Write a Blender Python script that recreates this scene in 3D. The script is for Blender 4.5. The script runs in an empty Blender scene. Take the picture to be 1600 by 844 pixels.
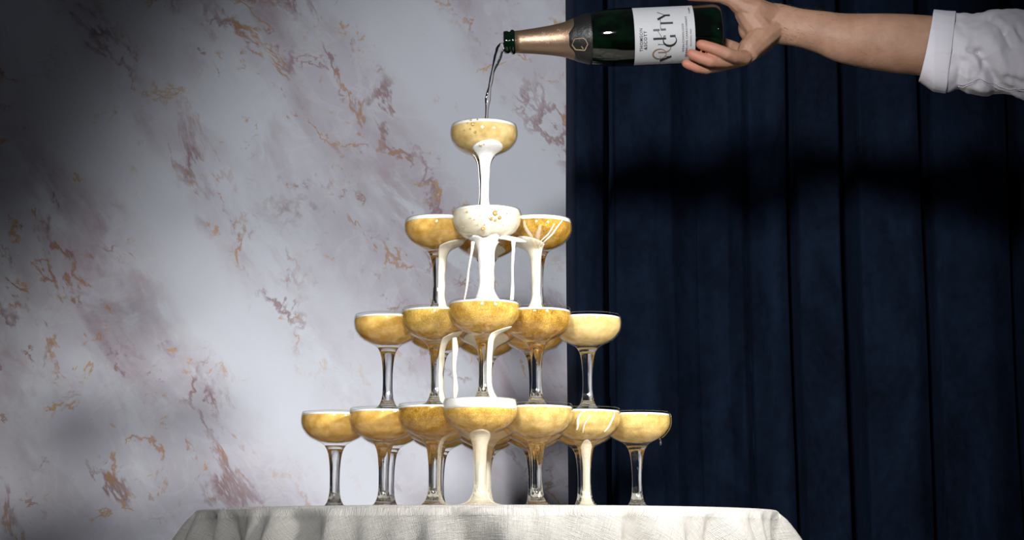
import bpy, bmesh, math, random
from mathutils import Vector, Matrix, noise
random.seed(7)
SC = bpy.context.scene
COL = SC.collection
PI = math.pi

# ---------------------------------------------------------------- camera
TZ = 0.75                      # height of the table top
F = 2800.0                     # focal length in pixels of the 1600x844 frame
CAM = Vector((0, -2.4648, TZ - 0.0486))
PITCH, YAW = 0.1536, 0.0144
cd = bpy.data.cameras.new('camera'); cam = bpy.data.objects.new('camera', cd); COL.objects.link(cam)
cd.sensor_fit = 'HORIZONTAL'; cd.sensor_width = 36.0; cd.lens = 36.0 * F / 1600.0
cam.location = CAM; cam.rotation_euler = (PI / 2 + PITCH, 0, -YAW)
cd.clip_start = 0.05; cd.clip_end = 50
SC.camera = cam
_fw = Vector((math.sin(YAW) * math.cos(PITCH), math.cos(YAW) * math.cos(PITCH), math.sin(PITCH)))
_rt = Vector((math.cos(YAW), -math.sin(YAW), 0)); _up = _rt.cross(_fw)
def P(px, py, Y):
    """world point of the place that lies in the vertical plane y = Y along the sight line of a pixel"""
    d = _fw + _rt * ((px - 800) / F) + _up * ((422 - py) / F)
    return CAM + d * ((Y - CAM.y) / d.y)

# ---------------------------------------------------------------- world, lights, exposure
w = bpy.data.worlds.new('studio'); SC.world = w; w.use_nodes = True
w.node_tree.nodes['Background'].inputs[0].default_value = (0.55, 0.6, 0.72, 1)
w.node_tree.nodes['Background'].inputs[1].default_value = 0.055
def spot(name, loc, target, power, cone, blend, radius, col=(1, 1, 1)):
    l = bpy.data.lights.new(name, 'SPOT'); o = bpy.data.objects.new(name, l); COL.objects.link(o)
    l.energy = power; l.spot_size = math.radians(cone); l.spot_blend = blend; l.shadow_soft_size = radius; l.color = col
    o.location = loc; o.rotation_euler = (Vector(target) - Vector(loc)).to_track_quat('-Z', 'Y').to_euler()
    return o
spot('key_light', (-0.22, -2.40, TZ + 0.86), (0.16, 1.0, TZ + 0.31), 300, 37, 0.70, 0.13, (0.97, 0.98, 1.0))
spot('side_light', (0.98, -1.45, TZ + 0.66), (0.03, 0.0, TZ + 0.14), 260, 33, 0.85, 0.11, (1.0, 0.985, 0.96))
vs = SC.view_settings
vs.view_transform = 'Standard'; vs.look = 'None'; vs.exposure = 0.0; vs.gamma = 1.0; vs.use_curve_mapping = False
cy = SC.cycles
cy.max_bounces = 16; cy.transmission_bounces = 14; cy.transparent_max_bounces = 40; cy.glossy_bounces = 6; cy.diffuse_bounces = 4
cy.sample_clamp_indirect = 4.0; cy.use_denoising = True

# ---------------------------------------------------------------- helpers
def link(o, parent=None):
    COL.objects.link(o)
    if parent is not None: o.parent = parent
    return o
def tag(o, label=None, cat=None, group=None, kind=None):
    if label: o['label'] = label
    if cat: o['category'] = cat
    if group: o['group'] = group
    if kind: o['kind'] = kind
    return o
def mesh(name, verts, faces, smooth=True):
    me = bpy.data.meshes.new(name); me.from_pydata([tuple(v) for v in verts], [], faces); me.update()
    if smooth: me.polygons.foreach_set('use_smooth', [True] * len(me.polygons))
    return me
def obj(name, me, mat, parent=None):
    o = bpy.data.objects.new(name, me)
    if mat is not None and not me.materials: me.materials.append(mat)
    return link(o, parent)
def empty(name, loc):
    o = bpy.data.objects.new(name, None); o.location = loc; o.empty_display_size = 0.03
    return link(o)
def spline(pts, n):
    """Catmull-Rom through tuples, n steps per span"""
    out = []
    for i in range(len(pts) - 1):
        p0 = pts[max(i - 1, 0)]; p1 = pts[i]; p2 = pts[i + 1]; p3 = pts[min(i + 2, len(pts) - 1)]
        for k in range(n):
            t = k / n
            out.append(tuple(0.5 * (2 * b + (c - a) * t + (2 * a - 5 * b + 4 * c - d) * t * t + (3 * b - a - 3 * c + d) * t ** 3)
                             for a, b, c, d in zip(p0, p1, p2, p3)))
    out.append(tuple(pts[-1]))
    return out
def lathe(prof, seg=48, close_start=False, close_end=False):
    """prof: (r, z) list; a point with r == 0 becomes a pole"""
    verts, faces, rings = [], [], []
    for r, z in prof:
        if r < 1e-7:
            rings.append([len(verts)]); verts.append((0, 0, z))
        else:
            rings.append(list(range(len(verts), len(verts) + seg)))
            verts += [(r * math.cos(2 * PI * k / seg), r * math.sin(2 * PI * k / seg), z) for k in range(seg)]
    for a, b in zip(rings, rings[1:]):
        for k in range(seg):
            k2 = (k + 1) % seg
            if len(a) == 1 and len(b) == 1: continue
            if len(a) == 1: faces.append((a[0], b[k2], b[k]))
            elif len(b) == 1: faces.append((a[k], a[k2], b[0]))
            else: faces.append((a[k], a[k2], b[k2], b[k]))
    if close_start and len(rings[0]) > 1: faces.append(tuple(reversed(rings[0])))
    if close_end and len(rings[-1]) > 1: faces.append(tuple(rings[-1]))
    return verts, faces
def tube(pts, radii, seg=12, flat=None, twist=0.0):
    """closed tube along points; radii scalar or (ra, rb); flat gives the direction of ra"""
    verts, faces = [], []
    n = len(pts); pts = [Vector(p) for p in pts]
    for i, p in enumerate(pts):
        t = (pts[min(i + 1, n - 1)] - pts[max(i - 1, 0)]).normalized()
        ref = Vector(flat) if flat is not None else (Vector((0, 1, 0)) if abs(t.y) < 0.9 else Vector((1, 0, 0)))
        u = (ref - t * ref.dot(t)).normalized(); v = t.cross(u)
        ra, rb = radii[i] if isinstance(radii[i], (tuple, list)) else (radii[i], radii[i])
        for k in range(seg):
            a = 2 * PI * k / seg + twist * i
            ca, sa = math.cos(2 * PI * k / seg), math.sin(2 * PI * k / seg)
            uu = u * math.cos(twist * i) + v * math.sin(twist * i); vv = t.cross(uu)
            verts.append(p + uu * (ra * ca) + vv * (rb * sa))
    for i in range(n - 1):
        for k in range(seg):
            k2 = (k + 1) % seg
            faces.append((i * seg + k, i * seg + k2, (i + 1) * seg + k2, (i + 1) * seg + k))
    c0 = len(verts); verts.append(pts[0]); verts.append(pts[-1])
    for k in range(seg):
        k2 = (k + 1) % seg
        faces.append((c0, k2, k)); faces.append((c0 + 1, (n - 1) * seg + k, (n - 1) * seg + k2))
    return verts, faces
def fix_normals(me):
    bm = bmesh.new(); bm.from_mesh(me); bmesh.ops.recalc_face_normals(bm, faces=bm.faces); bm.to_mesh(me); bm.free(); return me

# ---------------------------------------------------------------- materials
class NT:
    def __init__(s, name):
        s.m = bpy.data.materials.new(name); s.m.use_nodes = True
        s.t = s.m.node_tree; s.n = s.t.nodes; s.n.clear(); s.out = s.n.new('ShaderNodeOutputMaterial')
    def a(s, typ, ins=None, **kw):
        nd = s.n.new('ShaderNode' + typ)
        for k, v in kw.items(): setattr(nd, k, v)
        for k, v in (ins or {}).items():
            if hasattr(v, 'links') or isinstance(v, bpy.types.NodeSocket): s.t.links.new(v, nd.inputs[k])
            else: nd.inputs[k].default_value = v
        return nd
    def math(s, op, a, b=0.0, clamp=False):
        nd = s.a('Math', {0: a, 1: b}, operation=op); nd.use_clamp = clamp; return nd.outputs[0]
    def ramp(s, fac, stops, interp='LINEAR'):
        nd = s.a('ValToRGB', {0: fac}); r = nd.color_ramp; r.interpolation = interp
        while len(r.elements) < len(stops): r.elements.new(0.5)
        for e, (p, c) in zip(r.elements, stops):
            e.position = p; e.color = c if len(c) == 4 else (*c, 1)
        return nd.outputs[0]
    def mix(s, fac, a, b):
        nd = s.n.new('ShaderNodeMix'); nd.data_type = 'RGBA'
        for i, v in ((0, fac), (6, a), (7, b)):
            if isinstance(v, bpy.types.NodeSocket): s.t.links.new(v, nd.inputs[i])
            else: nd.inputs[i].default_value = v if i == 0 or len(v) == 4 else (*v, 1)
        return nd.outputs[2]
    def noise(s, vec, scale, detail=4, rough=0.55, dist=0.0):
        return s.a('TexNoise', {'Vector': vec, 'Scale': scale, 'Detail': detail, 'Roughness': rough, 'Distortion': dist}).outputs[0]
    def surf(s, sh):
        s.t.links.new(sh, s.out.inputs[0]); return s.m
def g(v): return (v, v, v, 1)
def simple(name, col, rough=0.5, metal=0.0, **kw):
    t = NT(name); p = t.a('BsdfPrincipled', {'Base Color': (*col, 1), 'Roughness': rough, 'Metallic': metal})
    for k, v in kw.items(): p.inputs[k].default_value = v
    return t.surf(p.outputs[0])

def mat_marble():
    t = NT('marble_wall')
    pos = t.a('NewGeometry').outputs['Position']
    sep = t.a('SeparateXYZ', {0: pos})
    # wall plane in units of 1000 "marks": 0.808 mark per mm, matching the vein spacing of the slab
    o = P(0, 0, 1.0); ox = P(1600, 0, 1.0); oz = P(0, 844, 1.0)
    sx = 1600.0 / (ox.x - o.x); sz = 844.0 / (oz.z - o.z)
    u = t.math('MULTIPLY', t.math('SUBTRACT', sep.outputs[0], o.x), sx / 1000)
    v = t.math('MULTIPLY', t.math('SUBTRACT', sep.outputs[2], o.z), sz / 1000)
    a = math.radians(55)
    al = t.math('ADD', t.math('MULTIPLY', u, math.cos(a)), t.math('MULTIPLY', v, math.sin(a)))     # along the veins
    ac = t.math('SUBTRACT', t.math('MULTIPLY', u, math.sin(a)), t.math('MULTIPLY', v, math.cos(a)))  # across them
    uv = t.a('CombineXYZ', {0: u, 1: v}).outputs[0]
    st = t.a('CombineXYZ', {0: t.math('MULTIPLY', al, 0.45), 1: ac}).outputs[0]
    st2 = t.a('CombineXYZ', {0: t.math('MULTIPLY', al, 0.6), 1: ac, 2: 3.7}).outputs[0]
    warp = t.math('MULTIPLY', t.math('SUBTRACT', t.noise(uv, 4.5, 5, 0.6), 0.5), 0.15)
    band = t.math('ADD', ac, warp)
    bm = t.ramp(t.math('DIVIDE', t.math('ADD', band, 0.45), 1.2),
                [(0.0, g(0.5)), (0.20, g(0.75)), (0.30, g(0.8)), (0.355, g(0.10)), (0.41, g(0.12)), (0.445, g(0.85)), (0.475, g(0.35)),
                 (0.52, g(0.28)), (0.56, g(0.75)), (0.64, g(0.8)), (0.70, g(0.95)), (0.745, g(0.08)), (0.82, g(0.06)),
                 (0.87, g(0.9)), (0.95, g(0.7))])
    cloud = t.noise(st, 7.0, 7, 0.6, 0.35)
    tint = t.math('MULTIPLY', t.ramp(cloud, [(0.36, g(0)), (0.62, g(1))]), t.math('ADD', t.math('MULTIPLY', bm, 0.85), 0.05))
    base = t.mix(tint, (0.53, 0.55, 0.60), (0.40, 0.36, 0.41))
    # pale wisps
    wn = t.noise(uv, 11.0, 5, 0.6, 0.9)
    wisp = t.ramp(t.math('ABSOLUTE', t.math('SUBTRACT', wn, 0.5)), [(0.0, g(1)), (0.05, g(0))])
    base = t.mix(t.math('MULTIPLY', wisp, t.math('MULTIPLY', bm, 0.28)), base, (0.64, 0.64, 0.67))
    # thin veins: lines where a warped noise crosses its middle, broken up by a patchy mask
    def lines(vec, sc, dist, wid, msc, lo, hi, seed):
        n1 = t.noise(vec, sc, 6, 0.62, dist)
        l = t.ramp(t.math('ABSOLUTE', t.math('SUBTRACT', n1, 0.5)), [(0.0, g(1)), (wid * 0.5, g(0.75)), (wid, g(0))])
        sh = t.a('VectorMath', {0: vec, 1: (seed, seed * 1.7, 0)}, operation='ADD').outputs[0]
        m = t.ramp(t.noise(sh, msc, 5, 0.6, 0.4), [(lo, g(0)), (hi, g(1))])
        return t.math('MULTIPLY', l, m)
    v1 = lines(st2, 8.0, 0.40, 0.026, 10.0, 0.50, 0.60, 2.1)
    v2 = lines(uv, 11.0, 0.3, 0.020, 12.0, 0.57, 0.65, 6.3)
    v3 = lines(uv, 8.5, 0.5, 0.020, 17.0, 0.58, 0.63, 9.4)
    v4 = lines(st2, 8.0, 0.40, 0.014, 18.0, 0.54, 0.59, 14.2)
    soft = lines(st, 7.0, 0.35, 0.085, 7.0, 0.46, 0.64, 4.4)
    # a calm, nearly veinless patch of the slab, low and right of its middle
    du = t.math('DIVIDE', t.math('SUBTRACT', u, 0.56), 0.20); dv = t.math('DIVIDE', t.math('SUBTRACT', v, 0.70), 0.22)
    calm = t.ramp(t.math('ADD', t.math('MULTIPLY', du, du), t.math('MULTIPLY', dv, dv)), [(0.35, g(0.38)), (1.0, g(1))])
    bs = t.math('MULTIPLY', t.ramp(bm, [(0.15, g(0.0)), (0.6, g(1))]), calm)
    col = t.mix(t.math('MULTIPLY', t.math('MULTIPLY', soft, bs), 0.65), base, (0.29, 0.205, 0.235))
    col = t.mix(t.math('MULTIPLY', t.math('MULTIPLY', v1, bs), 0.85), col, (0.23, 0.13, 0.13))
    col = t.mix(t.math('MULTIPLY', t.math('MULTIPLY', v2, bs), 0.8), col, (0.28, 0.15, 0.12))
    flecks = t.math('MULTIPLY', t.ramp(bm, [(0.05, g(0.3)), (0.5, g(1))]), calm)
    col = t.mix(t.math('MULTIPLY', t.math('MULTIPLY', v3, flecks), 0.85), col, (0.44, 0.25, 0.10))
    col = t.mix(t.math('MULTIPLY', t.math('MULTIPLY', v4, bs), 0.8), col, (0.39, 0.20, 0.085))
    p = t.a('BsdfPrincipled', {'Base Color': col, 'Roughness': 0.55})
    p.inputs['Specular IOR Level'].default_value = 0.25
    return t.surf(p.outputs[0])

def mat_velvet():
    t = NT('navy_velvet')
    pos = t.a('NewGeometry').outputs['Position']
    mp = t.a('Mapping', {'Vector': pos, 'Scale': (1, 1, 0.45)}).outputs[0]
    n = t.noise(mp, 9, 6, 0.65, 0.8); n2 = t.noise(pos, 60, 4, 0.6)
    f = t.math('ADD', t.math('MULTIPLY', n, 0.75), t.math('MULTIPLY', n2, 0.25))
    col = t.ramp(f, [(0.36, (0.0014, 0.0034, 0.0092)), (0.62, (0.0058, 0.0130, 0.0300))])
    bmp = t.a('Bump', {'Height': f, 'Strength': 0.25, 'Distance': 0.01}).outputs[0]
    p = t.a('BsdfPrincipled', {'Base Color': col, 'Roughness': 0.9, 'Normal': bmp, 'Sheen Weight': 0.05, 'Sheen Roughness': 0.4,
                               'Sheen Tint': (0.10, 0.2, 0.45, 1), 'Specular IOR Level': 0.1})
    return t.surf(p.outputs[0])

def mat_linen():
    t = NT('linen_cloth')
    tc = t.a('UVMap').outputs[0]
    w1 = t.a('TexWave', {'Vector': tc, 'Scale': 260.0, 'Distortion': 2.5, 'Detail': 2.0, 'Detail Scale': 1.5}, wave_type='BANDS', bands_direction='X').outputs[1]
    w2 = t.a('TexWave', {'Vector': tc, 'Scale': 260.0, 'Distortion': 2.5, 'Detail': 2.0, 'Detail Scale': 1.5}, wave_type='BANDS', bands_direction='Y').outputs[1]
    m1 = t.a('Mapping', {'Vector': tc, 'Scale': (900, 50, 1)}).outputs[0]; m2 = t.a('Mapping', {'Vector': tc, 'Scale': (50, 900, 1)}).outputs[0]
    s1 = t.noise(m1, 1.0, 3, 0.6); s2 = t.noise(m2, 1.0, 3, 0.6)
    h = t.math('ADD', t.math('MULTIPLY', t.math('ADD', w1, w2), 0.25), t.math('ADD', s1, s2))
    bmp = t.a('Bump', {'Height': h, 'Strength': 0.8, 'Distance': 0.0026}).outputs[0]
    col = t.ramp(t.math('MULTIPLY', t.math('ADD', s1, s2), 0.5), [(0.3, (0.50, 0.47, 0.42)), (0.65, (0.74, 0.71, 0.655))])
    p = t.a('BsdfPrincipled', {'Base Color': col, 'Roughness': 0.85, 'Normal': bmp, 'Sheen Weight': 0.15, 'Specular IOR Level': 0.2})
    return t.surf(p.outputs[0])

def mat_bowl():
    """thin blown wall: light passes nearly straight through, Fresnel reflection on top"""
    t = NT('thin_glass')
    lw = t.a('LayerWeight', {0: 0.5}).outputs[1]                 # 1 - |cos|, the same on both faces of the wall
    tcol = t.ramp(lw, [(0.0, (0.99, 0.99, 0.985)), (0.75, (0.97, 0.97, 0.955)), (1.0, (0.74, 0.74, 0.72))])
    tr = t.a('BsdfTransparent', {0: tcol}).outputs[0]
    gl = t.a('BsdfGlossy', {0: g(1), 1: 0.02}).outputs[0]
    fr = t.math('ADD', t.math('MULTIPLY', t.math('POWER', lw, 5.0), 0.55), 0.035)
    return t.surf(t.a('MixShader', {0: fr, 1: tr, 2: gl}).outputs[0])
def mat_glass(name, col=(1, 1, 1), ior=1.5, rough=0.0):
    t = NT(name); gl = t.a('BsdfGlass', {'Color': (*col, 1), 'Roughness': rough, 'IOR': ior})
    return t.surf(gl.outputs[0])
def mat_wine(name, c_lo, c_hi, haze, sc, clear, sharp):
    """champagne: golden, partly clear, partly clouded by fine bubbles"""
    t = NT(name)
    pos = t.a('TexCoord').outputs['Object']
    rnd = t.a('ObjectInfo').outputs['Random']
    off = t.a('VectorMath', {0: pos, 1: t.a('CombineXYZ', {0: t.math('MULTIPLY', rnd, 3.0), 1: rnd}).outputs[0]}, operation='ADD').outputs[0]
    n1 = t.noise(off, 70, 4, 0.5, 0.2)
    st = t.a('Mapping', {'Vector': off, 'Scale': (1, 1, 0.55)}).outputs[0]
    vo = t.a('TexVoronoi', {'Vector': st, 'Scale': sc}); spk = t.ramp(vo.outputs[0], [(0.06, g(1)), (0.40, g(0))])
    gr = t.noise(st, sc * 0.8, 3, 0.7)
    f = t.math('ADD', t.math('MULTIPLY', n1, 1 - sharp), t.math('MULTIPLY', gr, sharp))
    col = t.ramp(f, [(0.24 + 0.15 * sharp, c_lo), (0.72 - 0.13 * sharp, c_hi)])
    col = t.mix(t.math('MULTIPLY', spk, 0.9 * sharp), col, (0.98, 0.88, 0.56))  # pale specks: fine bubbles, with their glints put into the colour
    df = t.a('BsdfDiffuse', {0: col}).outputs[0]; tl = t.a('BsdfTranslucent', {0: col}).outputs[0]
    body = t.a('MixShader', {0: 0.28, 1: df, 2: tl}).outputs[0]
    bmp = t.a('Bump', {'Height': f, 'Strength': 0.25, 'Distance': 0.002}).outputs[0]
    rf = t.a('BsdfRefraction', {'Color': (*clear, 1), 'Roughness': 0.08, 'IOR': 1.2, 'Normal': bmp}).outputs[0]
    hz = t.ramp(n1, [(0.3, g(max(0, haze - 0.18))), (0.7, g(min(1, haze + 0.15)))])
    return t.surf(t.a('MixShader', {0: hz, 1: rf, 2: body}).outputs[0])
def mat_foam(name, col, bump=0.14, thin=0.0):
    t = NT(name)
    pos = t.a('TexCoord').outputs['Object']
    h = t.a('TexVoronoi', {'Vector': pos, 'Scale': 900.0}).outputs[0]
    n = t.noise(pos, 160, 4, 0.6)
    c = t.ramp(n, [(0.3, tuple(x * 0.88 for x in col)), (0.7, col)])
    bmp = t.a('Bump', {'Height': t.math('ADD', h, n), 'Strength': bump, 'Distance': 0.0008}).outputs[0]
    p = t.a('BsdfPrincipled', {'Base Color': c, 'Roughness': 0.22, 'Normal': bmp, 'Specular IOR Level': 0.4}).outputs[0]
    tl = t.a('BsdfTranslucent', {0: c}).outputs[0]
    sh = t.a('MixShader', {0: 0.16, 1: p, 2: tl}).outputs[0]
    if thin: sh = t.a('MixShader', {0: thin, 1: sh, 2: t.a('BsdfTransparent', {0: (1, 0.96, 0.86, 1)}).outputs[0]}).outputs[0]
    return t.surf(sh)

M = {}
M['marble'] = mat_marble(); M['velvet'] = mat_velvet(); M['linen'] = mat_linen()
M['bowl'] = mat_bowl(); M['glass'] = mat_glass('clear_glass', (0.985, 0.99, 0.98)); M['stream'] = mat_glass('clear_champagne', (0.99, 0.98, 0.95), 1.33)
CL = (0.97, 0.80, 0.42)
M['haze'] = mat_wine('hazy_champagne', (0.86, 0.46, 0.065), (1.0, 0.68, 0.22), 0.84, 420, CL, 0.25)
M['grain'] = mat_wine('sparkling_champagne', (0.72, 0.36, 0.02), (1.0, 0.71, 0.19), 0.74, 760, CL, 0.75)
M['clear'] = mat_wine('clear_amber_champagne', (0.56, 0.25, 0.01), (0.98, 0.62, 0.11), 0.58, 620, (0.98, 0.72, 0.24), 0.7)
M['pale'] = mat_wine('pale_champagne', (0.78, 0.50, 0.11), (0.98, 0.74, 0.29), 0.76, 640, CL, 0.6)
M['milky'] = mat_wine('milky_champagne', (0.86, 0.60, 0.20), (0.95, 0.75, 0.38), 0.90, 300, CL, 0.15)
M['frothy'] = mat_wine('frothy_champagne', (0.95, 0.86, 0.68), (1.0, 0.95, 0.84), 0.98, 300, CL, 0.15)
M['foam'] = mat_foam('foam', (0.96, 0.94, 0.89)); M['foam_cream'] = mat_foam('cream_foam', (0.93, 0.87, 0.72), 0.12, 0.25); M['foam_thin'] = mat_foam('thin_foam', (0.95, 0.91, 0.78), 0.12, 0.74)
M['bubble'] = simple('bubble_gold', (0.34, 0.19, 0.045), 0.08)
M['floor'] = simple('dark_floor', (0.05, 0.05, 0.055), 0.6)
M['wood'] = simple('table_wood', (0.22, 0.13, 0.07), 0.5)

# ---------------------------------------------------------------- setting
def box(x0, x1, y0, y1, z0, z1):
    v = [(x, y, z) for x in (x0, x1) for y in (y0, y1) for z in (z0, z1)]
    return v, [(0, 1, 3, 2), (4, 6, 7, 5), (0, 4, 5, 1), (2, 3, 7, 6), (0, 2, 6, 4), (1, 5, 7, 3)]
WALL_Y = 1.0
tag(obj('wall_back', mesh('wall_back', *box(-2.6, 2.6, WALL_Y, WALL_Y + 0.12, -0.1, 2.7), smooth=False), M['marble']),
    'pale marble wall with purple and ochre veins behind the tower', None, None, 'structure')
tag(obj('floor', mesh('floor', *box(-2.6, 2.6, -3.2, WALL_Y, -0.1, 0.0), smooth=False), M['floor']),
    'dark studio floor below the table', None, None, 'structure')

# navy velvet curtain, a pleated sheet with thickness
def curtain():
    YC = WALL_Y - 0.30
    x0 = P(892, 422, YC).x; k = P(893, 422, YC).x - P(892, 422, YC).x     # metres per mark
    # (mark of the valley between two pleats, its depth, half width)
    val = [(957, .17, 12), (1098, .05, 46), (1170, .03, 16), (1248, .17, 12), (1340, .17, 19), (1463, .17, 14), (1600, .16, 12),
           (1700, .16, 16), (1815, .14, 14), (1930, .16, 16)]
    NX, NZ = 900, 60
    Z0, Z1 = 0.03, 2.45
    X1 = x0 + (2000 - 892) * k
    verts, faces = [], []
    for j in range(NZ + 1):
        z = Z0 + (Z1 - Z0) * j / NZ
        for i in range(NX + 1):
            m = 892 + (2000 - 892) * i / NX
            y = 0.0
            sway = 5.0 * noise.noise((m * 0.004, z * 1.3, 2.0)) - (z - 1.1) * 0.012 * (m - 800) * 0.6
            q = m - sway * 0.8
            for c, d, hw in val:
                qq = q - c - 0.6 * hw if hw < 30 else q - c
                wd = hw * (1 + 0.15 * noise.noise((c, z * 1.5, 0))) * ((1.75 if qq < 0 else 0.3) if hw < 30 else 1)
                u = 1 - abs(qq) / wd
                if u > 0: y = max(y, d * u)
                y += 0.022 * math.exp(-((q - c) / (hw * 2.6)) ** 2)
            y = max(0.0, y)
            y -= 0.010 * math.sin((m - 892) * 0.06 + 0.6 * math.sin(z * 1.7))
            y += 0.010 * noise.noise((m * 0.02, z * 2.2, 0.3)) + 0.004 * noise.noise((m * 0.05, z * 7.0, 5.3))
            if m < 905: y += 0.10 * (1 - (m - 892) / 13.0) ** 2
            x = x0 + (m - 892) * k + 0.003 * noise.noise((3.1, z * 2.0, 1.0)) * (1 if m < 920 else 0.4)
            verts.append((x, YC + min(y, 0.178), z))
    for j in range(NZ):
        for i in range(NX):
            a = j * (NX + 1) + i
            faces.append((a, a + 1, a + NX + 2, a + NX + 1))
    o = obj('curtain', mesh('curtain', verts, faces), M['velvet'])
    s = o.modifiers.new('thick', 'SOLIDIFY'); s.thickness = 0.003; s.offset = 1
    tag(o, 'dark navy velvet curtain hanging in deep folds beside the marble wall', 'curtain')
curtain()

# ---------------------------------------------------------------- table and cloth
TR = 0.394
tb = tag(empty('round_table', (0.002, 0, 0)), 'round table hidden under the white linen cloth', 'table')
v, f = lathe([(0, TZ - 0.030), (TR - 0.046, TZ - 0.030), (TR - 0.042, TZ - 0.026), (TR - 0.042, TZ - 0.006), (TR - 0.046, TZ - 0.0025), (0, TZ - 0.0025)], 64)
obj('tabletop', fix_normals(mesh('tabletop', v, f)), M['wood'], tb)
v, f = lathe([(0, TZ - 0.030), (0.06, TZ - 0.030), (0.04, TZ - 0.10), (0.035, 0.3), (0.05, 0.08), (0.05, 0.03), (0, 0.03)], 32)
obj('pedestal', fix_normals(mesh('pedestal', v, f)), M['wood'], tb)
v, f = lathe([(0, 0.03), (0.24, 0.03), (0.26, 0.015), (0.26, 0.0), (0, 0.0)], 40)
obj('base', fix_normals(mesh('base', v, f)), M['wood'], tb)

def tablecloth():
    NA = 420
    rows = [('t', r) for r in (0.05, 0.12, 0.20, 0.28, 0.34, 0.375, TR - 0.006)] + [('e', a) for a in (0.35, 0.8, 1.2)] + \
           [('s', d) for d in (0.008, 0.014, 0.022, 0.032, 0.045, 0.06, 0.08, 0.11, 0.15, 0.2, 0.26, 0.33, 0.40, 0.47, 0.54)]
    verts, faces, uvs = [(0, 0, TZ)], [], [(0, 0)]
    fold = [(9, 0.4, .35), (14, 1.9, .6), (23, 3.0, .7), (37, 0.7, .5), (58, 5.1, .32)]
    for kind, q in rows:
        for k in range(NA):
            a = 2 * PI * k / NA
            wob = sum(am * math.cos(n * a + ph + 0.5 * math.sin(2 * a + ph)) for n, ph, am in fold)
            if kind == 't': r, z, s = q, TZ, q
            elif kind == 'e': r, z, s = TR - 0.006 + 0.006 * math.sin(q), TZ - 0.006 * (1 - math.cos(q)), TR + 0.006 * q
            else:
                grow = min(1.0, (q / 0.055)) ** 0.65
                shear = 0.10 * q * math.sin(3 * a + 1)
                wob = sum(am * math.cos(n * (a + shear) + ph + 0.5 * math.sin(2 * a + ph)) for n, ph, am in fold)
                r = TR - 0.002 + 0.05 * q * (1 - 0.6 * q) + 0.036 * grow * wob * (0.55 + q); r = max(r, TR - 0.034); z = TZ - 0.004 - q; s = TR + q
            verts.append((r * math.cos(a), r * math.sin(a), z)); uvs.append((s * math.cos(a), s * math.sin(a)))
    for k in range(NA): faces.append((0, 1 + k, 1 + (k + 1) % NA))
    for j in range(len(rows) - 1):
        for k in range(NA):
            k2 = (k + 1) % NA; a = 1 + j * NA
            faces.append((a + k, a + NA + k, a + NA + k2, a + k2))
    me = mesh('tablecloth', verts, faces)
    ul = me.uv_layers.new(name='UVMap')
    for lp in me.loops: ul.data[lp.index].uv = uvs[lp.vertex_index]
    o = obj('tablecloth', me, M['linen']); o.location = (0.002, 0, 0)
    s = o.modifiers.new('thick', 'SOLIDIFY'); s.thickness = 0.0012; s.offset = -1
    tag(o, 'off-white linen cloth draped over the round table under the tower', 'tablecloth')
tablecloth()

# ---------------------------------------------------------------- coupes
H = 0.1347
OUT = spline([(.0458, .1347), (.0470, .1300), (.0475, .1250), (.0472, .1190), (.0458, .1135), (.0430, .1085), (.0390, .1035), (.0330, .0990),
              (.0255, .0953), (.0185, .0920), (.0145, .0888)], 3)
STEM = spline([(.0145, .0888), (.0118, .0845), (.0096, .0780), (.0080, .0680), (.0069, .0530), (.0067, .0370), (.0074, .0240), (.0090, .0155)], 4)
FOOT = spline([(.0090, .0155), (.0120, .0095), (.0165, .0062), (.0240, .0040), (.0305, .0028), (.0325, .0016), (.0318, .0003), (.0300, .0)], 3)
FULL = OUT + STEM[1:] + FOOT[1:]
def r_at(z):
    for (r0, z0), (r1, z1) in zip(FULL, FULL[1:]):
        if z1 <= z <= z0: return r1 + (r0 - r1) * (z - z1) / max(1e-9, z0 - z1)
    return FULL[0][0] if z > H else FULL[-1][0]
def inner(r, z, t=0.0011):
    i = None
    return max(0.0, r - t), z
BOT = 0.0925
IN = [(r - 0.0010 * (1 if z > .11 else 1.4), z + (0 if z > .118 else 0.0006)) for r, z in OUT if z > 0.0935]
bowl_prof = list(OUT) + []
lip = [(.0458, .1347), (.0455, .1350), (.0450, .1349), (.0448, .1346)]
shell = list(reversed(IN + [(0.010, .0922), (0, .0918)])) + list(reversed(lip)) + list(OUT[1:])
v, f = lathe(shell, 64); ME_BOWL = fix_normals(mesh('bowl', v, f))
v, f = lathe(STEM, 40); ME_STEM = mesh('stem', v, f)
v, f = lathe(FOOT + [(0.015, 0.0006), (0, 0.0008)], 48); ME_FOOT = mesh('foot', v, f)
for me in (ME_STEM, ME_FOOT):
    bm = bmesh.new(); bm.from_mesh(me)
    for fc in bm.faces:
        c = fc.calc_center_median(); n = fc.normal
        out = Vector((c.x, c.y, 0)) if me is ME_STEM else (Vector((0, 0, -1)) if c.z < 0.0009 else Vector((c.x, c.y, 0.03)))
        if n.dot(out) < 0: fc.normal_flip()
    bm.to_mesh(me); bm.free()
LIQ = {}
def liquid_mesh(level):
    if level not in LIQ:
        pr = [(0, 0.0926)] + [(r - 0.0003, z + 0.0004) for r, z in reversed(IN) if z < level - .0008]
        rl = r_at(level) - 0.0014
        pr += [(rl, level), (0, level)]
        v, f = lathe(pr, 64); LIQ[level] = fix_normals(mesh('champagne', v, f))
    return LIQ[level]
FOAM = {}
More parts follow.
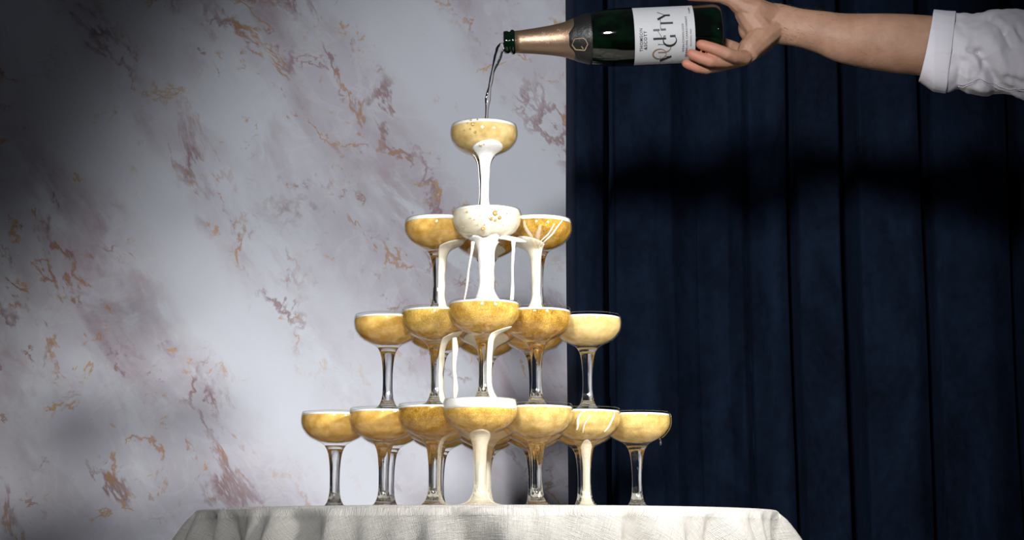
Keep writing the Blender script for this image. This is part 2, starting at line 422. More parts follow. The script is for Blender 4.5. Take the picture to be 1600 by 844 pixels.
def foam_mesh(z0, top, dome):
    key = (z0, top, dome)
    if key not in FOAM:
        r0 = r_at(min(z0, H)) - 0.0013; r1 = r_at(min(top, H)) - 0.0013
        pr = [(0, z0 + .0001), (r0, z0 + .0001)]
        for i in range(1, 4): 
            z = z0 + (top - z0) * i / 3; pr.append((r_at(min(z, H)) - 0.0013, z))
        for i in range(1, 7):
            a = i / 6 * PI / 2
            pr.append((r1 * math.cos(a), top + dome * math.sin(a)))
        pr[-1] = (0, top + dome)
        v, f = lathe(pr, 56)
        v = [(x, y, z + (0.0006 * noise.noise((x * 120, y * 120, 1.0)) if z > top + 1e-4 else 0)) for x, y, z in v]
        FOAM[key] = fix_normals(mesh('foam', v, f))
    return FOAM[key]

def sheath(a0, a1, z0, z1, th, seed=0, flare=0.0):
    """foam clinging to part of the outside between two heights (z1 > z0) and two angles (degrees, -90 faces the camera)"""
    NZ, NA = 40, 28
    full = abs(a1 - a0) >= 359
    front, back = [], []
    for j in range(NZ + 1):
        for i in range(NA + 1):
            s = i / NA
            cs = math.cos(2 * PI * s), math.sin(2 * PI * s)
            zt = z1 - (0.006 * (0.5 + noise.noise((cs[0] * 1.6, cs[1] * 1.6, seed * 3.1))) if full else 0.010 * abs(2 * s - 1) ** 1.5)
            z = z0 + (zt - z0) * j / NZ
            e = min(1.0, (1 - j / NZ) * 3.0 + 0.04)
            edge = 1.0 if full else max(0.05, math.sin(PI * s)) ** 0.5
            wv = 0.0 if full else 7 * noise.noise((z * 45, seed, 0.0))
            a = math.radians(a0 + (a1 - a0) * s + wv)
            t = th * edge * e * (1 + 0.35 * noise.noise((math.cos(a) * 2, math.sin(a) * 2 + seed, z * 60)))
            t += flare * math.exp(-((z - z0) / 0.014) ** 2)
            r = r_at(z) + 0.0002
            back.append((r * math.cos(a), r * math.sin(a), z)); front.append(((r + t) * math.cos(a), (r + t) * math.sin(a), z))
    verts = front + back; n = len(front); W = NA + 1; faces = []
    for j in range(NZ):
        for i in range(NA):
            p = j * W + i
            faces.append((p, p + 1, p + W + 1, p + W)); faces.append((n + p, n + p + W, n + p + W + 1, n + p + 1))
        if not full:
            p = j * W; faces.append((p, p + W, n + p + W, n + p)); p = j * W + NA; faces.append((p, n + p, n + p + W, p + W))
    for i in range(NA):
        faces.append((i, n + i, n + i + 1, i + 1)); p = NZ * W + i; faces.append((p, p + 1, n + p + 1, n + p))
    bm = bmesh.new(); me = mesh('foam_run', verts, faces); bm.from_mesh(me)
    bmesh.ops.remove_doubles(bm, verts=bm.verts, dist=1e-6); bmesh.ops.recalc_face_normals(bm, faces=bm.faces); bm.to_mesh(me); bm.free()
    me.polygons.foreach_set('use_smooth', [True] * len(me.polygons))
    return me
def drip(pts, radii):
    sp = spline([(*p, r) for p, r in zip(pts, radii)], 6)
    v, f = tube([q[:3] for q in sp], [max(0.0004, q[3]) for q in sp], 12)
    return fix_normals(mesh('drip', v, f))
def run_path(a, z0, z1, rad, sink=-0.35):
    """a narrow ribbon of foam running down the outside from z1 to z0 at angle(s) a"""
    pts, rr = [], []
    n = 26
    for i in range(n + 1):
        s = i / n; z = z1 + (z0 - z1) * s
        an = math.radians(a[0] + (a[1] - a[0]) * s + 5 * noise.noise((z * 70, a[0] * 0.3, 2.0)))
        r = r_at(z) + rad * sink
        pts.append((r * math.cos(an), r * math.sin(an), z)); rr.append(rad * (0.75 + 0.35 * math.sin(PI * s) + 0.15 * noise.noise((z * 80, a[0], 0))))
    rr[0] *= 0.5
    v, f = tube(pts, rr, 12); return fix_normals(mesh('foam_run', v, f))

SX = {0: 0.0, 1: .0675, 2: .1358, 3: .2066}; SY = 0.070
TWEAK = {(4, 0, 0): -.0075, (4, 1, 1): -.0015, (4, 2, 2): -.003, (3, 2, 2): .004, (2, 1, 1): .0045, (1, 0, 0): -.004, (3, 0, 0): -.003}
KIND = {(1, 0, 0): 'milky', (2, 0, 0): 'frothy', (2, -1, 1): 'haze', (2, 1, 1): 'clear', (2, 0, 2): 'clear',
        (3, 0, 0): 'grain', (3, -1, 1): 'grain', (3, 1, 1): 'clear', (3, -2, 2): 'haze', (3, 2, 2): 'milky',
        (4, 0, 0): 'grain', (4, -1, 1): 'clear', (4, 1, 1): 'pale', (4, -2, 2): 'haze', (4, 2, 2): 'pale', (4, -3, 3): 'haze', (4, 3, 3): 'pale'}
TIERN = {1: 'top', 2: 'second', 3: 'third', 4: 'bottom'}
LAB = {(1, 0, 0): 'single champagne coupe at the very top of the tower, catching the poured stream',
       (2, 0, 0): 'frothy bubble-filled coupe at the front of the second tier, stem coated in foam',
       (2, -1, 1): 'hazy golden coupe at the left of the second tier, foam down its stem',
       (2, 1, 1): 'amber coupe at the right of the second tier with creamy foam streaks outside',
       (2, 0, 2): 'amber coupe at the back of the second tier, mostly hidden behind the frothy one',
       (3, 0, 0): 'clear golden coupe full of fine bubbles at the front of the third tier',
       (3, -1, 1): 'golden coupe just left of the front coupe in the third tier',
       (3, 1, 1): 'clear amber coupe just right of the front coupe in the third tier',
       (3, -2, 2): 'hazy golden coupe at the far left end of the third tier',
       (3, 2, 2): 'milky pale gold coupe at the far right end of the third tier, before the curtain',
       (4, 0, 0): 'front coupe of the bottom tier topped by a thick white foam head',
       (4, -1, 1): 'amber coupe just left of the foam-topped front coupe in the bottom tier',
       (4, 1, 1): 'pale golden coupe just right of the foam-topped front coupe in the bottom tier',
       (4, -2, 2): 'speckled golden coupe second from the left end of the bottom tier',
       (4, 2, 2): 'pale coupe second from the right end of the bottom tier, foam streaks on bowl',
       (4, -3, 3): 'hazy amber coupe at the far left end of the bottom tier',
       (4, 3, 3): 'pale speckled coupe at the far right end of the bottom tier, drop under its rim'}
COUPE = {}
def side(k): return 'on the centre line' if k == 0 else ('%s of centre' % ('left' if k < 0 else 'right'))
for tier in range(1, 5):
    for i in range(tier):
        for j in range(tier):
            k, q = i - j, i + j
            key = (tier, k, q)
            x = math.copysign(SX[abs(k)], k) + TWEAK.get(key, 0); y = (q - (tier - 1)) * SY - (0.006 if key == (4, 0, 0) else 0)
            c = empty('champagne_coupe', (x, y, TZ + (4 - tier) * H))
            c.rotation_euler.z = 0
            obj('bowl', ME_BOWL, M['bowl'], c); obj('stem', ME_STEM, M['glass'], c); obj('foot', ME_FOOT, M['glass'], c)
            kind = KIND.get(key, 'haze')
            level = {(4, 0, 0): 0.1215, (1, 0, 0): 0.1300, (2, 0, 0): 0.1300}.get(key, 0.1285 if (i + 2 * j) % 3 else 0.1295)
            lq = bpy.data.objects.new('champagne', liquid_mesh(level)); link(lq, c)
            if not lq.data.materials: lq.data.materials.append(None)
            lq.material_slots[0].link = 'OBJECT'; lq.material_slots[0].material = M[kind]
            dome = {(1, 0, 0): 0.0035, (2, 0, 0): 0.0003}.get(key, 0.0002); top = 0.1340
            if key == (4, 0, 0): top, dome = 0.1343, 0.0003
            thin = key not in ((4, 0, 0), (1, 0, 0), (2, 0, 0), (2, -1, 1), (2, 1, 1))
            fm = obj('foam', foam_mesh(level, level + 0.0025 if thin else top, dome), M['foam'], c)
            if key in LAB: lab = LAB[key]
            else:
                row = q - abs(k)          # 2, 4, 6: how many ranks behind the visible front coupe of the same column
                behind = {2: 'directly behind', 4: 'second behind', 6: 'rearmost, third behind'}[row]
                front = {0: 'the front', -1: 'the inner left', 1: 'the inner right', -2: 'the outer left', 2: 'the outer right'}[k]
                lab = 'champagne coupe of the %s tier, %s %s coupe' % (TIERN[tier], behind, front)
            tag(c, lab, 'champagne glass', 'coupes of the champagne tower')
            COUPE[key] = c
def wpart(key, name, me, mat):   # part given in the coupe's own coordinates
    return obj(name, me, M[mat], COUPE[key])
# foam and drips that the overflow has left
wpart((1, 0, 0), 'foam_run', sheath(-125, -25, 0.004, 0.106, 0.0030, 1.0, 0.001), 'foam')
wpart((1, 0, 0), 'foam_run', run_path((-150, -160), 0.01, 0.092, 0.0010), 'foam')
wpart((2, 0, 0), 'foam_run', sheath(-270, 90, 0.003, 0.0975, 0.0032, 2.0, 0.006), 'foam')
wpart((2, -1, 1), 'foam_run', sheath(-85, 25, 0.004, 0.104, 0.0040, 3.0, 0.001), 'foam_cream')
wpart((2, 1, 1), 'foam_run', sheath(-185, -70, 0.004, 0.106, 0.0032, 4.0, 0.002), 'foam_cream')
wpart((2, 1, 1), 'foam_streak', run_path((-118, -98), 0.092, 0.126, 0.0022), 'foam_thin')
wpart((2, 1, 1), 'foam_streak', run_path((-92, -90), 0.092, 0.120, 0.0030, -0.6), 'foam_thin')
wpart((2, 1, 1), 'foam_streak', run_path((-48, -80), 0.094, 0.128, 0.0012), 'foam_cream')
wpart((2, 1, 1), 'foam_streak', run_path((-60, -90), 0.094, 0.122, 0.0010), 'foam_cream')
wpart((3, 0, 0), 'foam_run', sheath(-60, 30, 0.003, 0.1015, 0.0034, 5.0, 0.002), 'foam_cream')
wpart((3, -1, 1), 'foam_run', sheath(-60, 20, 0.003, 0.103, 0.0036, 6.0, 0.001), 'foam_cream')
wpart((4, 0, 0), 'foam_run', sheath(-165, -15, 0.003, 0.096, 0.0026, 7.0, 0.003), 'foam_thin')
wpart((4, -1, 1), 'foam_run', sheath(-50, 10, 0.003, 0.100, 0.0026, 8.0), 'foam_thin')
wpart((4, 2, 2), 'foam_run', sheath(-130, -45, 0.003, 0.0925, 0.0012, 9.0), 'foam_thin')
wpart((4, 2, 2), 'foam_streak', run_path((-100, -112), 0.104, 0.126, 0.0015), 'foam_cream')
wpart((4, 2, 2), 'foam_streak', run_path((-86, -100), 0.100, 0.124, 0.0009), 'foam_cream')
wpart((4, 2, 2), 'foam_streak', run_path((-40, -52), 0.102, 0.128, 0.0012), 'foam_cream')
# free hanging threads of foam
def thread(key, a, b, rads, mat, wob=0.0004):
    n = len(rads); o = COUPE[key].location
    pts = []
    for i in range(n):
        s = i / (n - 1); p = a.lerp(b, s); p.x += wob * math.sin(i * 1.7); pts.append(tuple(p - o))
    return wpart(key, 'drip', drip(pts, rads), mat)
thread((2, 0, 0), P(739, 378, -.085), P(726, 468, -.085), [.0028, .0018, .0014, .0012, .0016, .0012, .0009], 'foam_cream')
thread((2, 0, 0), P(802, 374, -.080), P(800, 469, -.080), [.0034, .0022, .0020, .0016, .0017, .0023, .0026], 'foam')
thread((3, 0, 0), P(710, 528, -.150), P(711, 626, -.150), [.0030, .0040, .0030, .0024, .0026, .0034, .0012], 'foam_cream', .0008)
# webs of foam bridging the bowls, belonging to the coupe they run off
def web(key, pts, rads, mat):
    o = COUPE[key].location
    return wpart(key, 'foam_web', drip([tuple(P(*p) - o) for p in pts], rads), mat)
web((2, 0, 0), [(768, 372, -.078), (786, 371, -.082), (803, 374, -.080), (814, 376, -.072), (822, 378, -.063)], [.0010, .0030, .0034, .0026, .0006], 'foam')
wpart((2, 0, 2), 'foam_run', sheath(-150, -30, 0.050, 0.108, 0.0026, 11.0), 'foam_cream')
wpart((3, 0, 2), 'foam_run', sheath(-160, -20, 0.004, 0.110, 0.0028, 12.0), 'foam_cream')
wpart((4, 0, 2), 'foam_run', sheath(-160, -20, 0.004, 0.108, 0.0020, 13.0), 'foam_thin')
# large bubbles against the glass of the frothy coupe and of the top one
def bubbles(key, lst):
    o = COUPE[key].location
    for px, py, rr in lst:
        c = COUPE[key].location
        # the point of the inside wall facing the camera
        r = 0.046; q = P(px, py, c.y - r)
        dz = min(H - .002, max(.094, q.z - c.z)); dx = q.x - c.x; rad = r_at(dz) - 0.0003
        yy = -math.sqrt(max(1e-6, rad * rad - dx * dx))
        q = P(px, py, c.y + yy); dz = min(H - .002, max(.094, q.z - c.z)); dx = q.x - c.x; rad = r_at(dz) - 0.0003
        yy = -math.sqrt(max(1e-6, rad * rad - dx * dx))
        bm = bmesh.new(); bmesh.ops.create_icosphere(bm, subdivisions=2, radius=rr / 1120.0)
        for vv in bm.verts: vv.co.y *= 0.22
        me = bpy.data.meshes.new('bubble'); bm.to_mesh(me); bm.free()
        me.polygons.foreach_set('use_smooth', [True] * len(me.polygons))
        b = obj('bubble', me, M['bubble'], COUPE[key]); b.location = (dx, yy, dz)
bubbles((2, 0, 0), [(774, 333, 4.2), (768, 342, 2.6), (781, 340, 2.8), (774, 344, 2.0), (755, 358, 3.0), (759, 330, 1.2), (746, 351, 1.1), (757, 351, .9), (735, 341, 1.0),
                    (741, 343, .9), (730, 331, 1.6), (724, 356, 1.4), (792, 334, 1.2), (764, 341, 1.0), (750, 337, .8), (786, 352, .9)])
bubbles((1, 0, 0), [(739, 194, 2.6), (743, 206, 2.0), (736, 184, 1.6), (731, 192, 1.4), (746, 186, 1.5), (735, 201, 1.4), (751, 229, 2.6), (756, 227, 1.6), (726, 203, 1.3)])
# hanging drop under the rightmost coupe of the bottom tier
c = COUPE[(4, 3, 3)].location; a = P(1031, 684, .0)
wpart((4, 3, 3), 'drop', drip([(.030, -.014, .0985), (.0312, -.0146, .0955), (.0312, -.0146, .0915), (.0312, -.0146, .089)], [.0016, .0010, .0014, .0008]), 'stream')
wpart((4, 3, 3), 'overflow', run_path((-8, -14), 0.100, 0.133, 0.0016), 'stream')

# ---------------------------------------------------------------- bottle
B0 = P(1124, 51.5, 0.0); B1 = P(787, 66.5, 0.0)            # base and mouth
AX = (B1 - B0).normalized(); BL = (B1 - B0).length
toCam = (CAM - (B0 + B1) / 2); toCam = (toCam - AX * toCam.dot(AX)).normalized()
BX = toCam; BYv = AX.cross(BX)                              # local x faces the camera, local y image-up or down
ROT = Matrix((BX, BYv, AX)).transposed().to_4x4()
bot = empty('champagne_bottle', B0); bot.rotation_euler = ROT.to_euler()
tag(bot, 'dark green sparkling wine bottle with white label, held sideways and pouring', 'bottle')
S = BL / 0.300
R = 47.0 * (B0.y - CAM.y) / F
def bp(lst): return [(r, z * S) for r, z in lst]
body = spline(bp([(R * .93, 0.0), (R, 0.008), (R, 0.03), (R, 0.09), (R, 0.135), (R * .985, 0.150), (R * .93, 0.168), (R * .82, 0.187), (.0292, 0.202), (.0240, 0.217), (.0205, 0.235),
                  (.0178, 0.255), (.0160, 0.272), (.0150, 0.284)]), 5)
def br(z):
    for (r0, z0), (r1, z1) in zip(body, body[1:]):
        if z0 <= z <= z1: return r0 + (r1 - r0) * (z - z0) / (z1 - z0)
    return body[-1][0]
fin = bp([(.0146, .284), (.0168, .2852), (.0178, .2868), (.0176, .2890), (.0158, .2904), (.0150, .2912), (.0150, .2925), (.0160, .2938), (.0163, .2960), (.0160, .2985), (.0150, .3), (.0105, .3), (.0098, .2985), (.0096, .26)])
M['bottle'] = mat_glass('green_bottle', (0.05, 0.22, 0.09), 1.5)
def mat_bottle():
    t = NT('dark_green_glass')
    pos = t.a('TexCoord').outputs['Object']
    n = t.noise(pos, 30, 3, 0.5)
    col = t.ramp(n, [(0.45, (0.0006, 0.0016, 0.0008)), (0.8, (0.0015, 0.014, 0.005))])
    p = t.a('BsdfPrincipled', {'Base Color': col, 'Roughness': 0.04, 'Transmission Weight': 0.15, 'IOR': 1.5, 'Coat Weight': 0.3})
    return t.surf(p.outputs[0])
M['bottle'] = mat_bottle()
base_prof = [(0, 0.022 * S), (0.014, 0.018 * S), (0.030, 0.003), (R * .85, 0.0)]
v, f = lathe(base_prof + body, 72)
obj('glass_body', fix_normals(mesh('glass_body', v, f)), M['bottle'], bot)
v, f = lathe(fin, 48); obj('mouth', fix_normals(mesh('mouth', v, f)), M['bottle'], bot)
# foil capsule and dark collar
def mat_foil():
    t = NT('bronze_foil')
    pos = t.a('TexCoord').outputs['Object']
    vo = t.a('TexVoronoi', {'Vector': pos, 'Scale': 230.0}).outputs[0]
    n = t.noise(pos, 140, 4, 0.6, 1.0)
    h = t.math('ADD', t.ramp(vo, [(0.05, g(0.12)), (0.3, g(0))]), t.math('MULTIPLY', n, 0.8))
    bmp = t.a('Bump', {'Height': h, 'Strength': 0.35, 'Distance': 0.0012}).outputs[0]
    p = t.a('BsdfPrincipled', {'Base Color': (0.31, 0.205, 0.135, 1), 'Roughness': 0.45, 'Metallic': 0.85, 'Normal': bmp})
    return t.surf(p.outputs[0])
M['foil'] = mat_foil()
def mat_collar():
    t = NT('charcoal_foil')
    pos = t.a('TexCoord').outputs['Object']
    n = t.noise(pos, 120, 5, 0.65, 1.2)
    bmp = t.a('Bump', {'Height': n, 'Strength': 0.5, 'Distance': 0.0015}).outputs[0]
    p = t.a('BsdfPrincipled', {'Base Color': (0.014, 0.013, 0.012, 1), 'Roughness': 0.42, 'Metallic': 0.2, 'Normal': bmp})
    return t.surf(p.outputs[0])
M['collar'] = mat_collar()
foil = [(br(z * S) + .0007 + (0.0006 * noise.noise((z * 900, 0, 0)) if z > .276 else 0), z * S) for z in [0.200 + 0.0045 * k for k in range(18)] + [0.2845]]
v, f = lathe([(br(0.2 * S), .2 * S)] + foil + [(.0146, .2846 * S)], 56)
v = [(x * (1 + (0.03 * noise.noise((x * 400, y * 400, z * 300)) if z > .270 * S else 0)), y * (1 + (0.03 * noise.noise((x * 400, y * 400, z * 300)) if z > .270 * S else 0)), z) for x, y, z in v]
obj('foil', fix_normals(mesh('foil', v, f)), M['foil'], bot)
# collar with a rounded tongue towards the mouth on the side that faces front
NA = 72; verts, faces = [], []
for i in range(13):
    for k in range(NA):
        a = 2 * PI * k / NA; aa = (a + PI) % (2 * PI) - PI
        zt = (0.2035 + 0.0085 * math.exp(-(max(0, abs(aa) - .28) / .30) ** 2)) * S
        zb = 0.1790 * S
        z = zb + (zt - zb) * i / 12; r = br(z) + (0.0012 if 0 < i < 12 else 0.0002)
        verts.append((r * math.cos(a), r * math.sin(a), z))
for i in range(12):
    for k in range(NA):
        k2 = (k + 1) % NA; faces.append((i * NA + k, i * NA + k2, (i + 1) * NA + k2, (i + 1) * NA + k))
collar = obj('collar', mesh('collar', verts, faces), M['collar'], bot)
inv = ROT.inverted()
def onbottle(px, py, lift):
    """local point on the bottle's front surface under a mark of the label artwork"""
    q = inv @ (P(px, py, 0.0) - B0)       # on the axis plane
    z = q.z; rad = br(z) + lift
    y = max(-rad * .999, min(rad * .999, q.y))
    return Vector((math.sqrt(rad * rad - y * y), y, z))
def strokes(name, segs, lift, mat, parent, conv):
    """each seg: list of (x, y, width) marks -> thin raised ribbons in one printed part"""
    verts, faces = [], []
    for sg in segs:
        pts = []
        for (x0, y0, w0), (x1, y1, w1) in zip(sg, sg[1:]):
            for s in range(6): t = s / 6; pts.append((x0 + (x1 - x0) * t, y0 + (y1 - y0) * t, w0 + (w1 - w0) * t))
        pts.append(sg[-1])
        b0 = len(verts)
        for i, (x, y, wd) in enumerate(pts):
            xa, ya, _ = pts[max(0, i - 1)]; xb, yb, _ = pts[min(len(pts) - 1, i + 1)]
            l = math.hypot(xb - xa, yb - ya) or 1; nx, ny = -(yb - ya) / l, (xb - xa) / l
            for sgn in (-1, 1): verts.append(onbottle(*conv(x + nx * wd / 2 * sgn, y + ny * wd / 2 * sgn), lift))
        for i in range(len(pts) - 1):
            a = b0 + 2 * i; faces.append((a, a + 1, a + 3, a + 2))
    return obj(name, mesh(name, verts, faces), mat, parent)
M['ink'] = simple('black_ink', (0.015, 0.014, 0.014), 0.45)
M['bronze_ink'] = simple('bronze_ink', (0.25, 0.17, 0.11), 0.4, 0.4)
M['gold_line'] = simple('gold_line', (0.62, 0.42, 0.27), 0.35, 0.6)
# hexagon emblem on the collar (marks from a 1407-wide view of 150 px)
cv = lambda x, y: (780 + x / 9.38, 20 + y / 9.38)
strokes('emblem', [[(1050, 470, 14), (1105, 540, 14), (1235, 550, 14), (1275, 460, 12), (1240, 395, 7)], [(1185, 490, 12), (1215, 530, 12)], [(1050, 470, 6), (1085, 385, 6), (1200, 372, 6), (1240, 395, 6)]],
        0.0016, M['gold_line'], collar, cv)
# embossed marks on the foil
em = []
for (x, y) in [(410, 395), (555, 405), (655, 375), (800, 400), (895, 340), (990, 285), (520, 345), (755, 310), (700, 440), (640, 300), (860, 255)]:
    em += [[(x - 22, y + 16, 5), (x - 16, y - 14, 7), (x, y - 4, 6), (x + 12, y + 14, 7), (x + 22, y - 16, 5)]]
strokes('embossing', em, 0.0011, M['gold_line'], bot, cv)
# label
def mat_label():
    t = NT('textured_paper')
    pos = t.a('TexCoord').outputs['Object']
    n = t.noise(pos, 90, 5, 0.6, 1.5)
    bmp = t.a('Bump', {'Height': n, 'Strength': 0.35, 'Distance': 0.0012}).outputs[0]
    p = t.a('BsdfPrincipled', {'Base Color': (0.43, 0.43, 0.44, 1), 'Roughness': 0.6, 'Normal': bmp})
    return t.surf(p.outputs[0])
M['label'] = mat_label()
la, lb = (inv @ (P(1080.5, 52, 0) - B0)).z, (inv @ (P(987.5, 56, 0) - B0)).z
verts, faces = [], []
NL, NZ = 40, 6
for j in range(NZ + 1):
    z = la + (lb - la) * j / NZ
    for i in range(NL + 1):
        a = math.radians(-74 + 148 * i / NL); r = br(z) + 0.0004
        verts.append((r * math.cos(a), r * math.sin(a), z))
for j in range(NZ):
    for i in range(NL):
        p = j * (NL + 1) + i; faces.append((p, p + 1, p + NL + 2, p + NL + 1))
label = obj('label', mesh('label', verts, faces), M['label'], bot); label['label'] = 'white textured paper label with black lettering'
lv = lambda x, y: (975 + x / 7.675, y / 7.675)
def arc(cx, cy, rx, ry, a0, a1, w0, w1, n=14):
    return [(cx + rx * math.cos(math.radians(a0 + (a1 - a0) * i / n)), cy + ry * math.sin(math.radians(a0 + (a1 - a0) * i / n)),
             w0 + (w1 - w0) * (0.5 - 0.5 * math.cos(2 * PI * i / n))) for i in range(n + 1)]
strokes('lettering', [
    [(364, 240, 26), (456, 189, 22)], [(452, 189, 20), (512, 188, 20)], [(364, 156, 12), (372, 156, 7), (456, 188, 6)],            # Y
    [(397, 284, 24), (545, 278, 24)], [(397, 232, 6), (397, 330, 6), (404, 352, 14), (406, 362, 14)],                              # T
    [(312, 366, 25), (388, 362, 25)], [(400, 359, 25), (461, 356, 25)], [(315, 469, 26), (467, 462, 26)], [(366, 376, 6), (414, 446, 6)],  # H
    [(511, 436, 26), (577, 432, 26)], arc(512, 484, 78, 66, -38, 205, 8, 28), [(442, 456, 6), (440, 432, 10), (462, 434, 12)],       # G
    [(376, 534, 16), (388, 534, 7), (490, 536, 6)],                                                                               # U, thin side
    [(415, 680, 14), (421, 680, 6)], [(418, 730, 26), (548, 674, 24)], [(548, 674, 6), (470, 676, 5)], [(560, 724, 12), (564, 722, 10)],  # N
], 0.0007, M['ink'], label, lv)
strokes('lettering', [arc(404, 648, 78, 58, 0, 360, 8, 20, 28), [(384, 630, 16), (468, 628, 17), (505, 612, 15), (527, 588, 11), (530, 560, 8)]], 0.0006, M['bronze_ink'], label, lv)
def print_text(body, p0, p1, cap):
    """sans lettering; baseline runs from mark p0 to p1, cap height in marks, wrapped on the label"""
    cu = bpy.data.curves.new('txt', 'FONT'); cu.body = body; cu.space_character = 1.18; cu.offset = 0.020; cu.resolution_u = 2
    o = bpy.data.objects.new('txt', cu); COL.objects.link(o)
    dg = bpy.context.evaluated_depsgraph_get(); dg.update()
    me = bpy.data.meshes.new_from_object(o.evaluated_get(dg))
    COL.objects.unlink(o); bpy.data.objects.remove(o); bpy.data.curves.remove(cu)
    xs = [v.co.x for v in me.vertices]; ys = [v.co.y for v in me.vertices]
    x0, x1, y0, y1 = min(xs), max(xs), min(ys), max(ys)
    dx, dy = p1[0] - p0[0], p1[1] - p0[1]; L = math.hypot(dx, dy); dx, dy = dx / L, dy / L
    nx, ny = dy, -dx                    # cap direction, towards the bottle's mouth (left in the picture)
    for vv in me.vertices:
        s = (vv.co.x - x0) / (x1 - x0) * L; h = (vv.co.y - y0) / (y1 - y0) * cap
        vv.co = onbottle(*lv(p0[0] + dx * s + nx * h, p0[1] + dy * s + ny * h), 0.0007)
    me.materials.clear()
    o = obj('lettering', me, M['ink'], label)
print_text('THOMSON', (203, 618), (186, 344), 40)
print_text('&SCOTT', (251, 596), (238, 372), 40)
print_text('DEALCOHOLIZED', (692, 616), (670, 284), 24)
print_text('SPARKLING CHARDONNAY', (735, 678), (708, 198), 24)
print_text('ALCOHOL FREE', (774, 555), (762, 350), 16)
print_text('750ML', (755, 165), (750, 92), 20)

# ---------------------------------------------------------------- pouring stream
st = [(789.5, 73, 6.5, 3.5), (782, 76, 6.5, 3.5), (775.6, 96, 6.0, 3.2), (769.5, 114, 3.0, 2.4), (767, 128, 2.3, 2.6), (765, 137, 3.0, 2.0), (762.4, 152.5, 4.6, 1.8), (761, 168, 2.4, 1.6), (760, 189, 2.2, 1.8)]
sp = spline(st, 7)
pts, rr = [], []
for i, (x, y, ra, rb) in enumerate(sp):
    q = P(x, y, 0.0); pts.append(q); k = 1 / 1125.0
    wob = 1 + 0.16 * noise.noise((i * 0.45, 0.2, 0))
    rr.append((1.2 * ra * k * wob, 1.2 * rb * k * wob))
v, f = tube(pts, rr, 16, flat=(1, 0, 0), twist=0.06)
tag(obj('champagne_stream', fix_normals(mesh('champagne_stream', v, f)), M['stream']), 'clear twisting stream of wine falling from the bottle mouth into the top glass', 'liquid')

# ---------------------------------------------------------------- person: hand and forearm, rolled sleeve
person = tag(empty('person', P(1330, 60, 0.0)), 'outstretched arm in a rolled white sleeve holding the bottle by its base', 'person')
PO = person.location.copy()
balls = []; ovals = []
def chain(pts):
    """pts: (px, py, Y, radius in metres)"""
    pp = [(*P(a, b, y), r) for a, b, y, r in pts]
    for p, q in zip(pp, pp[1:]):
        L = (Vector(p[:3]) - Vector(q[:3])).length; n = max(2, int(L / (0.12 * min(p[3], q[3]))))
        for i in range(n + 1):
            t = i / n; balls.append(tuple(a + (b - a) * t for a, b in zip(p, q)))
# forearm: oval sections, flatter towards the wrist
arm = spline([(1172, 44, .002, 24, .66), (1192, 37, .003, 30, .68), (1212, 36.5, .004, 33, .72), (1250, 43.5, .004, 31.5, .76), (1285, 51, .005, 35, .82), (1320, 60, .005, 40.5, .85), (1390, 67, .006, 47.5, .86), (1442, 71, .006, 49, .88), (1500, 78, .006, 50, .9), (1560, 86, .006, 50, .9)], 16)
for px, py, yy, rp, fl in arm: ovals.append((*P(px, py, yy), rp / 1128.0, fl))
# palm: heel of the hand to the finger roots
chain([(1210, 44, .002, .0190), (1186, 62, -.012, .0200), (1172, 76, -.018, .0172), (1163, 88, -.018, .0125)])
chain([(1210, 46, .004, .0190), (1184, 66, .006, .0200), (1170, 82, .002, .0150), (1162, 91, -.004, .0110)])
chain([(1210, 42, .008, .0185), (1184, 62, .020, .0180), (1168, 82, .016, .0130), (1160, 90, .010, .0105)])
chain([(1172, 84, -.020, .0128), (1160, 91, -.024, .0100)])
# ball of the thumb and thumb
chain([(1210, 28, .003, .0190), (1180, 18, -.008, .0205), (1160, 10, -.010, .0160), (1146, 0, -.010, .0125), (1128, -6, -.010, .0108), (1105, -7.5, -.010, .0104), (1086, -7, -.012, .0092), (1078, -6, -.013, .0075)])
chain([(1186, 46, -.006, .0215), (1176, 34, -.006, .0200), (1166, 20, -.006, .0175)])
# fingers: little finger nearest, then ring, middle, index under and behind the bottle
FING = [[(1164, 90, -.028, .0102), (1148, 88, -.040, .0092), (1136, 84, -.0475, .0090), (1116, 76, -.0505, .0082), (1100, 71, -.0500, .0078), (1095, 69.5, -.0495, .0070)],
        [(1162, 92, -.012, .0102), (1134, 96, -.030, .0090), (1110, 95.5, -.0420, .0088), (1096, 91, -.0425, .0084), (1083, 85.5, -.0420, .0076), (1080, 84, -.0415, .0068)],
        [(1162, 92, .004, .0104), (1130, 101, -.010, .0092), (1104, 106.5, -.0215, .0088), (1090, 105, -.0240, .0082), (1076, 100.5, -.0255, .0074), (1072, 99, -.0255, .0064)],
        [(1164, 86, .022, .0120), (1148, 76, .040, .0104), (1122, 66, .0535, .0096), (1100, 60, .0540, .0086), (1084, 58, .0530, .0074)]]
for fg in FING: chain(fg)
bm = bmesh.new()
for x, y, z, r in balls:
    bmesh.ops.create_icosphere(bm, subdivisions=2, radius=r, matrix=Matrix.Translation(Vector((x, y, z)) - PO))
for x, y, z, r, fl in ovals:
    bmesh.ops.create_icosphere(bm, subdivisions=4, radius=r, matrix=Matrix.Translation(Vector((x, y, z)) - PO) @ Matrix.Diagonal((0.8, fl, 1, 1)))
me = bpy.data.meshes.new('arm'); bm.to_mesh(me); bm.free()
tmp = bpy.data.objects.new('arm_tmp', me); COL.objects.link(tmp)
md = tmp.modifiers.new('r', 'REMESH'); md.mode = 'VOXEL'; md.voxel_size = 0.0012
md = tmp.modifiers.new('s', 'SMOOTH'); md.factor = 0.5; md.iterations = 7
dg = bpy.context.evaluated_depsgraph_get(); dg.update()
me2 = bpy.data.meshes.new_from_object(tmp.evaluated_get(dg)); bpy.data.objects.remove(tmp)
me2.name = 'body'
me2.polygons.foreach_set('use_smooth', [True] * len(me2.polygons))
